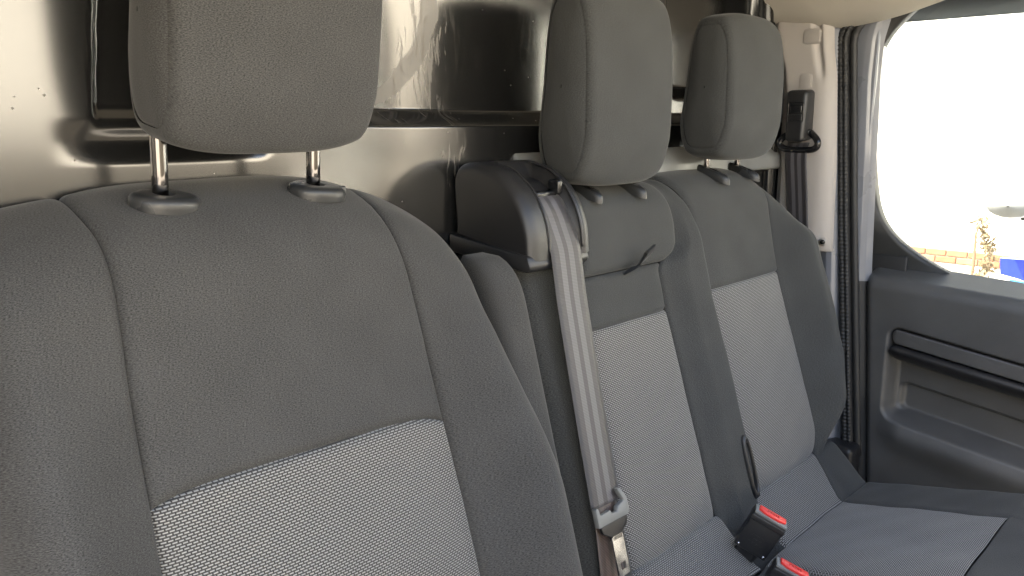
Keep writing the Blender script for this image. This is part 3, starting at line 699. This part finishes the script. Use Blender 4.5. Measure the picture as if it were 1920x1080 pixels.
prism('base_lip', [(.790, .895, -.163), (.790, .735, -.180), (.790, .728, -.196), (.790, .735, -.204), (.790, .895, -.190)], (.130, 0, 0), 'blk', cov, .004)

# ---- centre seat belt
cb = thing('centre_seat_belt', (.86, .70, -.60), 'grey striped seat belt hanging from the reel cover with its metal tongue', 'seat belt')
path = [(.872, .790, -.100), (.870, .772, -.106), (.868, .754, -.128), (.865, .729, -.175), (.860, .712, -.245), (.855, .688, -.33), (.850, .660, -.43), (.847, .640, -.50), (.846, .632, -.53)]
pt_ = interp_path(path, 90); T = np.gradient(pt_, axis=0); T /= np.linalg.norm(T, axis=1)[:, None]
wd = np.array([1., 0, 0]); wds = wd - T * (T @ wd)[:, None]; wds /= np.linalg.norm(wds, axis=1)[:, None]; nr = np.cross(wds, T); nr *= np.sign(-nr[:, 1:2])
ribbon('webbing', pt_, wds * .0325, nr, 'belt', cb)
lo = interp_path([(.846, .634, -.53), (.842, .622, -.58), (.838, .606, -.66), (.836, .590, -.74)], 30); T = np.gradient(lo, axis=0); T /= np.linalg.norm(T, axis=1)[:, None]
wl_ = wd - T * (T @ wd)[:, None]; nl_ = np.cross(wl_, T); nl_ *= np.sign(-nl_[:, 1:2])
ribbon('lower_webbing', lo, wl_ * .026, nl_, 'belt_lower', cb, label='brownish lower run of webbing')
# tongue in the belt plane: local a (along belt, up), w (right), n (front)
tc_ = np.array([.846, .622, -.540]); aa = np.array([.02, .29, .955]); aa /= np.linalg.norm(aa); nn_ = np.array([0., -.957, .29]); nn_ -= aa * (nn_ @ aa); nn_ /= np.linalg.norm(nn_); ww = np.cross(aa, nn_) ; ww *= np.sign(ww[0])
cr = math.cos(R(7)); sr = math.sin(R(7)); aa, ww = aa * cr - ww * -sr * 0 + 0, ww
def tp(w, a, n=0): return tc_ + .9 * (ww * w + aa * a) + nn_ * n
tg = [tp(*q) for q in [(-.040, -.012, -.004), (.034, -.012, -.004), (.040, -.004, -.004), (.038, .016, -.004), (.026, .034, -.004), (.018, .034, -.004), (.030, .012, -.004), (.012, .008, -.004), (.010, .001, -.004), (-.004, .001, -.004), (-.006, .008, -.004), (-.030, .006, -.004), (-.034, .020, -.004), (-.040, .018, -.004)]]
tong = prism('tongue_grip', tg, nn_ * .009, 'greyplastic', cb, .0022, 2, label='pale grey plastic grip of the tongue')
prism('grip_base', [tp(*q) for q in [(-.034, -.012, -.003), (.034, -.012, -.003), (.030, -.024, -.003), (.014, -.034, -.003), (.012, -.042, -.003), (-.012, -.042, -.003), (-.014, -.034, -.003), (-.030, -.024, -.003)]], nn_ * .006, 'blk', tong, .0015)
# steel blade with its square hole
def ring_plate(name, outer, inner, th, mat, parent):
    n = len(outer); V = [tp(w, a, h) for h in (0, th) for (w, a) in outer] + [tp(w, a, h) for h in (0, th) for (w, a) in inner]
    F = []
    for i in range(n):
        j = (i + 1) % n
        F += [(i, j, n + j, n + i), (2 * n + j, 2 * n + i, 3 * n + i, 3 * n + j), (n + i, n + j, 3 * n + j, 3 * n + i), (j, i, 2 * n + i, 2 * n + j)]
    return mobj(name, V, F, mat, parent, smooth=False)
def rr_loop(cx, cy, hx, hy, r, k=5):
    o = []
    for (sx, sy, a0) in ((1, 1, 0), (-1, 1, 90), (-1, -1, 180), (1, -1, 270)):
        for i in range(k):
            a = R(a0 + 90 * i / (k - 1)); o.append((cx + sx * (hx - r) + r * math.cos(a), cy + sy * (hy - r) + r * math.sin(a)))
    return o
ring_plate('tongue_blade', rr_loop(0, -.066, .0135, .032, .004), rr_loop(.001, -.083, .0062, .0055, .001), .003, 'steel', cb)

# ---- buckles
def buckle(org, ax, up, lbl):
    o = thing('belt_buckle', org, lbl, 'buckle', 'seat belt buckles')
    ax = np.array(ax, float); ax /= np.linalg.norm(ax); up = np.array(up, float); up -= ax * (up @ ax); up /= np.linalg.norm(up); nm = np.cross(ax, up)
    if nm[1] > 0: nm = -nm
    org = np.array(org, float)
    Mx = Matrix([[ax[0], up[0], nm[0], org[0]], [ax[1], up[1], nm[1], org[1]], [ax[2], up[2], nm[2], org[2]], [0, 0, 0, 1]])
    def bx(name, lo, hi, mat, par, bev): return box(name, lo, hi, mat, par, bev, mtx=Mx)
    body = bx('casing', (-.028, -.072, -.013), (.028, -.001, .013), 'blk', o, .003)
    bx('cap_band', (-.0285, -.016, -.0135), (.0285, -.006, .0137), 'blk', body, .001)
    for x in (-.022, .022):
        c = org + ax * x + up * -.066 + nm * .0125; tube('rivet', [c, c + nm * .0022], .0024, 'steel', body, 10)
    rim = bx('mouth_frame', (-.0275, -.003, -.0125), (.0275, .0008, .0125), 'greyplastic', o, .001)
    V = [(-.022, 0, -.0085), (.024, 0, -.0085), (.024, 0, .004), (.012, 0, .009), (-.012, 0, .009), (-.022, 0, .004)]
    pts = [org + ax * a + up * .0005 + nm * c for a, _, c in V]
    rb_ = prism('release_button', pts, up * .0042, 'red', o, .001)
    cu = bpy.data.curves.new('press_lettering', 'FONT'); cu.body = 'PRESS'; cu.size = .0085; cu.align_x = 'CENTER'; cu.align_y = 'CENTER'; cu.extrude = .0003
    tmp = bpy.data.objects.new('press_lettering', cu); me = bpy.data.meshes.new_from_object(tmp); bpy.data.objects.remove(tmp)
    Vt = np.array([v.co for v in me.vertices]); Ft = [tuple(p.vertices) for p in me.polygons]
    mobj('press_lettering', [org + ax * (.001 + v[0]) + up * (.0049 + v[2]) + nm * (-v[1] * -1 * -1 + .0) for v in Vt], Ft, 'red_dark', rb_, smooth=False)
    # moulded marks on the face, too small to read
    k = 0
    for row, cells in enumerate(((-.012, -.007, -.002, .003), (-.006, -.001, .004), (-.012, -.005, .002, .009))):
        for c in cells:
            bx('moulded_mark', (c, -.040 - row * .007, .0128), (c + .0035, -.037 - row * .007, .0133), 'blk', body, 0)
    st = interp_path([org - up * .070, org - up * .095 - ax * .004, org - up * .17 - ax * .02 + np.array([0, .01, 0])], 16)
    ribbon('stalk', st, [ax * .019] * 16, [nm] * 16, 'blk', o, .006)
    return o
buckle((1.155, .529, -.627), (.38, -.815, -.43), (.144, -.39, .913), 'black seat belt buckle with red button standing clear on the bench')
buckle((1.116, .470, -.681), (.42, -.80, -.42), (.16, -.39, .90), 'second red-button buckle, lowest one, cut by the bottom edge')

# ================================================================= DOOR PILLAR
pil = thing('door_pillar', (1.80, .80, -1.10), 'beige trimmed body pillar with black ribbed door seal behind the bench', 'pillar')
def pil_front(z): return tab(z, [-.30, -.1, .1, .16, .24], [.735, .742, .757, .768, .775])
def pil_rear(z): return tab(z, [-.30, -.05, .06, .12, .2, .25], [.875, .875, .872, .880, .905, .91])
zz = np.linspace(-.292, .245, 60); uu = np.r_[np.linspace(0, .12, 5), np.linspace(.15, .78, 16), .78 + .22 * np.sin(np.linspace(.05, 1, 16) * np.pi / 2)]
def fpil(U, V):
    z = -.292 + .537 * V; y = pil_rear(z) + (pil_front(z) - pil_rear(z)) * U
    xx = np.clip((U - .70) / .30, 0, 1); x = 1.797 + .030 * (1 - np.sqrt(np.maximum(1 - xx ** 2, 0))) + .018 * sm(.14 - U, 0, .14) - .020 * sm(z, .05, .25) * 0
    x = x + .012 * np.exp(-((U - .80) / .05) ** 2) * sm(z, .08, .14)
    x = x + .010 * np.exp(-((z + .292) / .006) ** 2)
    return np.stack([x, y, z], -1), np.stack([y, z], -1)
trim = surf('pillar_trim', fpil, uu, np.linspace(0, 1, 60), 'beige', pil, flip=True)
def on_pil(y, z, off=.0): return np.array([1.797 - off, y, z])
def loop_bead(name, cy, cz, hy, hz, r, rad, parent, mat):
    lp_ = [on_pil(a, b_, 0) for a, b_ in rr_loop(cy, cz, hy, hz, r, 6)]; lp_.append(lp_[0]); return tube(name, lp_, rad, mat, parent, 6, cap=False)
for (cy, cz, hy, hz) in ((.808, .187, .0185, .0145), (.815, .088, .0125, .018)):
    prism('blanking_cap', [on_pil(a, b_, -.002) for a, b_ in rr_loop(cy, cz, hy, hz, .006, 5)], (-.0042, 0, 0), 'beige', trim, .001)
    loop_bead('cap_groove', cy, cz, hy + .001, hz + .001, .007, .0012, trim, 'beige')
tube('screw_cap', [(1.800, .7475, -.268), (1.7935, .7475, -.268)], [.0062, .005], 'blkgloss', trim, 16)
tube('screw_washer', [(1.799, .7475, -.268), (1.7962, .7475, -.268)], .0095, 'beige', trim, 16)
# painted pillar metal below and in front of the trim
def fmet(U, V):
    z = -.80 + 1.03 * V
    lean = tab(z, [-.8, -.3, .23], [.705, .738, .775])
    prof_ = np.array([(0.10, 1.832), (.04, 1.828), (.012, 1.815), (0.0, 1.816), (-.008, 1.828), (-.012, 1.845), (-.03, 1.850), (-.036, 1.862)])
    k = np.linspace(0, 1, 8); dy = np.interp(U, k, prof_[:, 0]); x = np.interp(U, k, prof_[:, 1])
    return np.stack([x + .012, lean + dy, z], -1), np.stack([dy, z], -1)
surf('pillar_metal', fmet, np.linspace(0, 1, 50), np.linspace(0, 1, 30), 'silver', pil, flip=True)
# weather seal: ribbed lip + bulb
def seal_y(z): return tab(z, [-.80, -.74, -.2, .2, .23], [.660, .668, .722, .757, .752])
zs_ = np.arange(-.775, .222, .0009)
nper = .0088
V = []
for z in zs_:
    yy = float(seal_y(z)); rib = .0042 * (0.5 + .5 * math.copysign(abs(math.sin(math.pi * z / nper)) ** .4, 1)) - .0042
    bend = -.02 * max(0, (z - .17) / .05) ** 2
    for (dy, dx, wgt) in [(.016, .008, 0), (.0145, -.002, 0), (.012, -.0045, 1), (.004, -.0055, 1), (.002, -.001, 0), (.0, -.005, 1), (-.006, -.004, 1), (-.0075, .004, 0), (-.0085, .012, 0)]:
        V.append((1.842 + dx - rib * wgt * 1.6 * -1, yy + dy + bend, z))
mobj('seal_lip', V, gridf(len(zs_), 9, flip=True), 'rubber', pil)
zb_ = np.linspace(-.775, .222, 60); tube('seal_bulb', [(1.857, float(seal_y(z)) - .0155 - .02 * max(0, (z - .17) / .05) ** 2, z) for z in zb_], .0085, 'rubber', pil, 12)
box('foot_cover', (1.79, .640, -.86), (1.856, .715, -.742), 'blk', pil, .012, seg=4)
box('sill_trim', (1.80, -.40, -1.02), (1.86, .72, -.86), 'blk', pil, .01)
# dark hose-like seal along the bulkhead edge
tube('bulkhead_seal', interp_path([(1.762, .905, .30), (1.765, .905, .20), (1.785, .898, .12), (1.795, .893, .04), (1.796, .89, -.10), (1.795, .89, -.5)], 40), .017, 'blkgloss', pil, 14)
box('shadow_panel', (1.62, .896, -.75), (1.80, .925, .02), 'blk', pil, .01)  # black panel put in as shade low behind the outer seat

# ---- outer seat belt
ob = thing('outer_seat_belt', (1.78, .81, -.30), 'dark grey striped seat belt hanging from the black anchor on the beige pillar', 'seat belt')
# guide cover: tapered rounded box standing off the pillar
bm = bmesh.new(); bmesh.ops.create_cube(bm, size=1)
for v in bm.verts:
    top = v.co.z > 0; inner = v.co.x < 0
    y = .812 + v.co.y * (.050 if top else .044); z = .073 if top else -.040
    if inner: z += -.003 if top else -.004
    v.co = Vector((1.752 + (.0 if inner else .05) - (.0 if top else .006) * inner + (.004 if (top and inner) else 0), y + (.004 if top else 0), z))
bevel_bm(bm, .010, 4)
gc = bm_obj('guide_cover', bm, 'blk', ob)
yo = .813; 
fr = [(1.7515, a, b_) for a, b_ in rr_loop(yo, .022, .0175, .021, .003, 4)]
tube('cover_frame', fr + [fr[0]], .0013, 'blkgloss', gc, 6, cap=False)
box('cover_button', (1.7475, yo - .015, .020), (1.756, yo + .012, .037), 'blkgloss', gc, .002)
box('cover_flap', (1.7485, yo - .016, .003), (1.756, yo + .016, .017), 'blk', gc, .002)
# D ring: closed loop bar
dl = [(1.775, .786, -.022), (1.770, .768, -.036), (1.768, .762, -.048), (1.770, .770, -.059), (1.772, .790, -.0615), (1.773, .815, -.062), (1.773, .840, -.0605), (1.772, .856, -.054), (1.772, .858, -.043), (1.775, .846, -.030), (1.777, .815, -.020), (1.775, .786, -.022)]
tube('guide_ring', interp_path(dl, 60), .0075, 'blkgloss', ob, 12)
pth = interp_path([(1.781, .814, -.045), (1.764, .814, -.058), (1.766, .813, -.075), (1.772, .806, -.16), (1.778, .797, -.28), (1.782, .785, -.45), (1.786, .77, -.7)], 60)
T = np.gradient(pth, axis=0); T /= np.linalg.norm(T, axis=1)[:, None]; wy = np.array([0, -1., 0]); w2 = wy - T * (T @ wy)[:, None]; n2 = np.cross(w2, T); n2 *= np.sign(-n2[:, :1])
ribbon('webbing', pth, w2 * .0255, n2, 'belt', ob)

# ================================================================= PASSENGER DOOR
dor = thing('passenger_door', (1.90, .20, -1.15), 'closed passenger door with black plastic panel, grab recess and side window', 'door')
DXP = 1.862
def rear_y(z): return tab(z, [-1.0, -.80, -.336, -.30], [.622, .633, .672, .673])
def sill_z(y): return -.319 - .05 * np.clip(.66 - y, 0, 2)
def rr_sdf(y, z, y0, y1, z0, z1, r):
    qy = np.abs(y - (y0 + y1) / 2) - ((y1 - y0) / 2 - r); qz = np.abs(z - (z0 + z1) / 2) - ((z1 - z0) / 2 - r)
    return np.hypot(np.maximum(qy, 0), np.maximum(qz, 0)) + np.minimum(np.maximum(qy, qz), 0) - r
def fdoor(U, V):
    # V: 0 bottom .. .9 top edge of the face, then over the sill to the glass
    yr = .673 - (.673 + .42) * U
    k = np.clip(V / .86, 0, 1); z = -1.0 + (sill_z(yr) - .054 + 1.0) * k; th_ = np.clip((V - .86) / .14, 0, 1)
    y = yr - (rear_y(sill_z(yr)) - rear_y(z)) * (1 - U) * 1.0
    x = np.full_like(y, DXP)
    s = .135 * (.61 - y)                                   # recess lines run down towards the front
    zr = z + s
    d1 = rr_sdf(y, zr, -.30, .606, -.668, -.452, .026)
    x = x + .050 * sm(-d1, -.004, .016)
    d2 = rr_sdf(y, zr, -.28, .585, -.655, -.585, .02)
    x = x + .016 * sm(-d2, -.002, .008)
    x = x - .014 * np.exp(-((zr + .70) / .035) ** 2) * sm(.62 - y, 0, .06)      # rounded pocket lip
    x = x + .014 * sm(.74 + -z * 0 - .74 - (z + .78), 0, .2)
    # rounded rear edge and sill
    e = rear_y(z) - y; x = x + .020 * (1 - np.sqrt(np.maximum(1 - (1 - np.clip(e / .016, 0, 1)) ** 2, 0)))
    r_ = .034
    a = th_ * np.pi / 2
    zs2 = np.where(th_ > 0, sill_z(yr) - .054 + r_ * np.sin(np.minimum(a * 2, np.pi * .42)) + np.maximum(th_ - .42, 0) * .036, z)
    xs2 = np.where(th_ > 0, x + r_ * (1 - np.cos(np.minimum(a * 2, np.pi * .42))) + np.maximum(th_ - .42, 0) * .105, x)
    return np.stack([xs2, y, zs2], -1), np.stack([y, z], -1)
us_ = np.r_[.03 * np.linspace(0, 1, 14), np.linspace(.033, 1, 300)]
dpn = surf('door_panel', fdoor, us_, np.r_[np.linspace(0, .25, 20), np.linspace(.255, .86, 190), np.linspace(.865, 1, 26)], 'door', dor, flip=False)
# pull-handle bar across the recess and the inlay above it
def door_pt(y, zr, x): return np.array([x, y, zr - .135 * (.61 - y)])
def bar(name, prof_, y0, y1, mat, rnd=.03):
    ysq = np.r_[y0 - rnd + rnd * np.cos(np.linspace(np.pi / 2, 0, 10)[::-1] * 0 + np.linspace(0, np.pi / 2, 10)), np.linspace(y0 - rnd - .01, y1, 30)]
    V = []; n = len(prof_); pc = np.mean(prof_, axis=0)
    for y in ysq:
        k = math.sqrt(max(0.0004, 1 - max(0, (y - (y0 - rnd)) / rnd) ** 2))
        for (zr, x) in prof_: V.append(door_pt(y, pc[0] + (zr - pc[0]) * k, x if k > .99 else x + (1 - k) * .004))
    return mobj(name, V, gridf(len(ysq), n, True) + [tuple(range(n))], mat, dpn)
ip = interp_path([(-.4565, 1.890), (-.4565, 1.8635), (-.4895, 1.8635), (-.4895, 1.890)], 70)
bar('handle_inlay', ip, .600, -.30, 'door', .012)
hp = interp_path([(-.4925, 1.905), (-.4925, 1.864), (-.495, 1.855), (-.502, 1.852), (-.510, 1.854), (-.528, 1.874), (-.536, 1.905)], 26)
bar('pull_handle', hp, .603, -.30, 'blk', .012)
# window surround: aperture loop and outer loop at the same parameter
inner = [(.640, .20), (.662, .165), (.672, .12), (.672, .02), (.664, -.06), (.654, -.128), (.645, -.177), (.628, -.220), (.602, -.256), (.567, -.285), (.525, -.310), (.46, -.338), (.40, -.346), (.30, -.345), (.10, -.362), (-.36, -.385), (-.38, .33), (.10, .325), (.40, .300), (.55, .264), (.600, .240)]
outer = [(.682, .235), (.694, .20), (.696, .14), (.690, .02), (.682, -.08), (.676, -.14), (.672, -.20), (.669, -.25), (.666, -.30), (.664, -.345), (.56, -.350), (.48, -.352), (.40, -.36), (.30, -.37), (.10, -.385), (-.42, -.41), (-.44, .36), (.10, .355), (.42, .332), (.58, .295), (.66, .264)]
def smooth_loop(Lp, n=8, it=2):
    P = np.array(Lp, float); out = []
    for i in range(len(P)):
        p, q_ = P[i], P[(i + 1) % len(P)]; out += [p + (q_ - p) * k / n for k in range(n)]
    P = np.array(out)
    for _ in range(it * n): P = .25 * np.roll(P, 1, 0) + .5 * P + .25 * np.roll(P, -1, 0)
    return P
I_, O_ = smooth_loop(inner), smooth_loop(outer)
rows = [(0, 1.925), (0, 1.905), (.03, 1.899), (.12, 1.896), (.5, 1.890), (.9, 1.884), (1, 1.888), (1, 1.935)]
V = [];
for k, x in rows:
    P = (I_ + (O_ - I_) * k) * [1.044, 1.020]; V += [(x + .036 * float(sm(-b_, .20, .34)), a, b_) for a, b_ in P]
mobj('window_surround', V, gridf(len(rows), len(I_), True), plastic('window_surround_rubber', (.030, .031, .030), .45, .2, 1200), dor)
# painted door frame just behind the surround
zf = np.linspace(-.42, .235, 40)
z0_ = -.36
def ffr(U, V):
    z = z0_ + (.235 - z0_ if z0_ > -.5 else .64) * V; yc = tab(z, [-1.0, -.8, -.336, -.1, .1, .18, .24], [.632, .645, .686, .697, .706, .704, .69])
    pr = np.array([(.032, 1.868), (.012, 1.866), (.0, 1.868), (-.010, 1.874), (-.02, 1.889)]); k = np.linspace(0, 1, 5)
    return np.stack([np.interp(U, k, pr[:, 1]), yc + np.interp(U, k, pr[:, 0]), z], -1), np.stack([U, V], -1)
surf('door_frame', ffr, np.linspace(0, 1, 24), np.linspace(0, 1, 60), 'silver', dor, flip=True)
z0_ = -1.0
surf('gap_shade', ffr, np.linspace(0, 1, 24), np.linspace(0, 1, 30), 'rubber', dor, flip=True)  # dark strip in place of the shaded gap below the door frame
box('corner_filler', (1.915, .60, -.46), (1.955, .700, -.30), 'rubber', dor, .004)
# glass
mgl, nt, b = newmat('window_glass'); nt.nodes.remove(b)
gl = N(nt, 'ShaderNodeBsdfGlossy'); gl.inputs['Roughness'].default_value = .02; tr = N(nt, 'ShaderNodeBsdfTransparent'); tr.inputs[0].default_value = (.90, .93, .92, 1)
fz = N(nt, 'ShaderNodeFresnel'); fz.inputs[0].default_value = 1.45; mxs = N(nt, 'ShaderNodeMixShader'); L(nt, fz.outputs[0], mxs.inputs[0]); L(nt, tr.outputs[0], mxs.inputs[1]); L(nt, gl.outputs[0], mxs.inputs[2])
L(nt, mxs.outputs[0], nt.nodes['Material Output'].inputs[0])
G = (I_ + (O_ - I_) * .15) * [1.044, 1.020]
prism('window_glass', [(1.950, a, b_) for a, b_ in (G - G.mean(0)) * 1.02 + G.mean(0)], (.004, 0, 0), mgl, dor, 0)
box('outer_skin', (1.962, -.44, -1.1), (1.985, .66, -.40), 'silver', dor, .006)
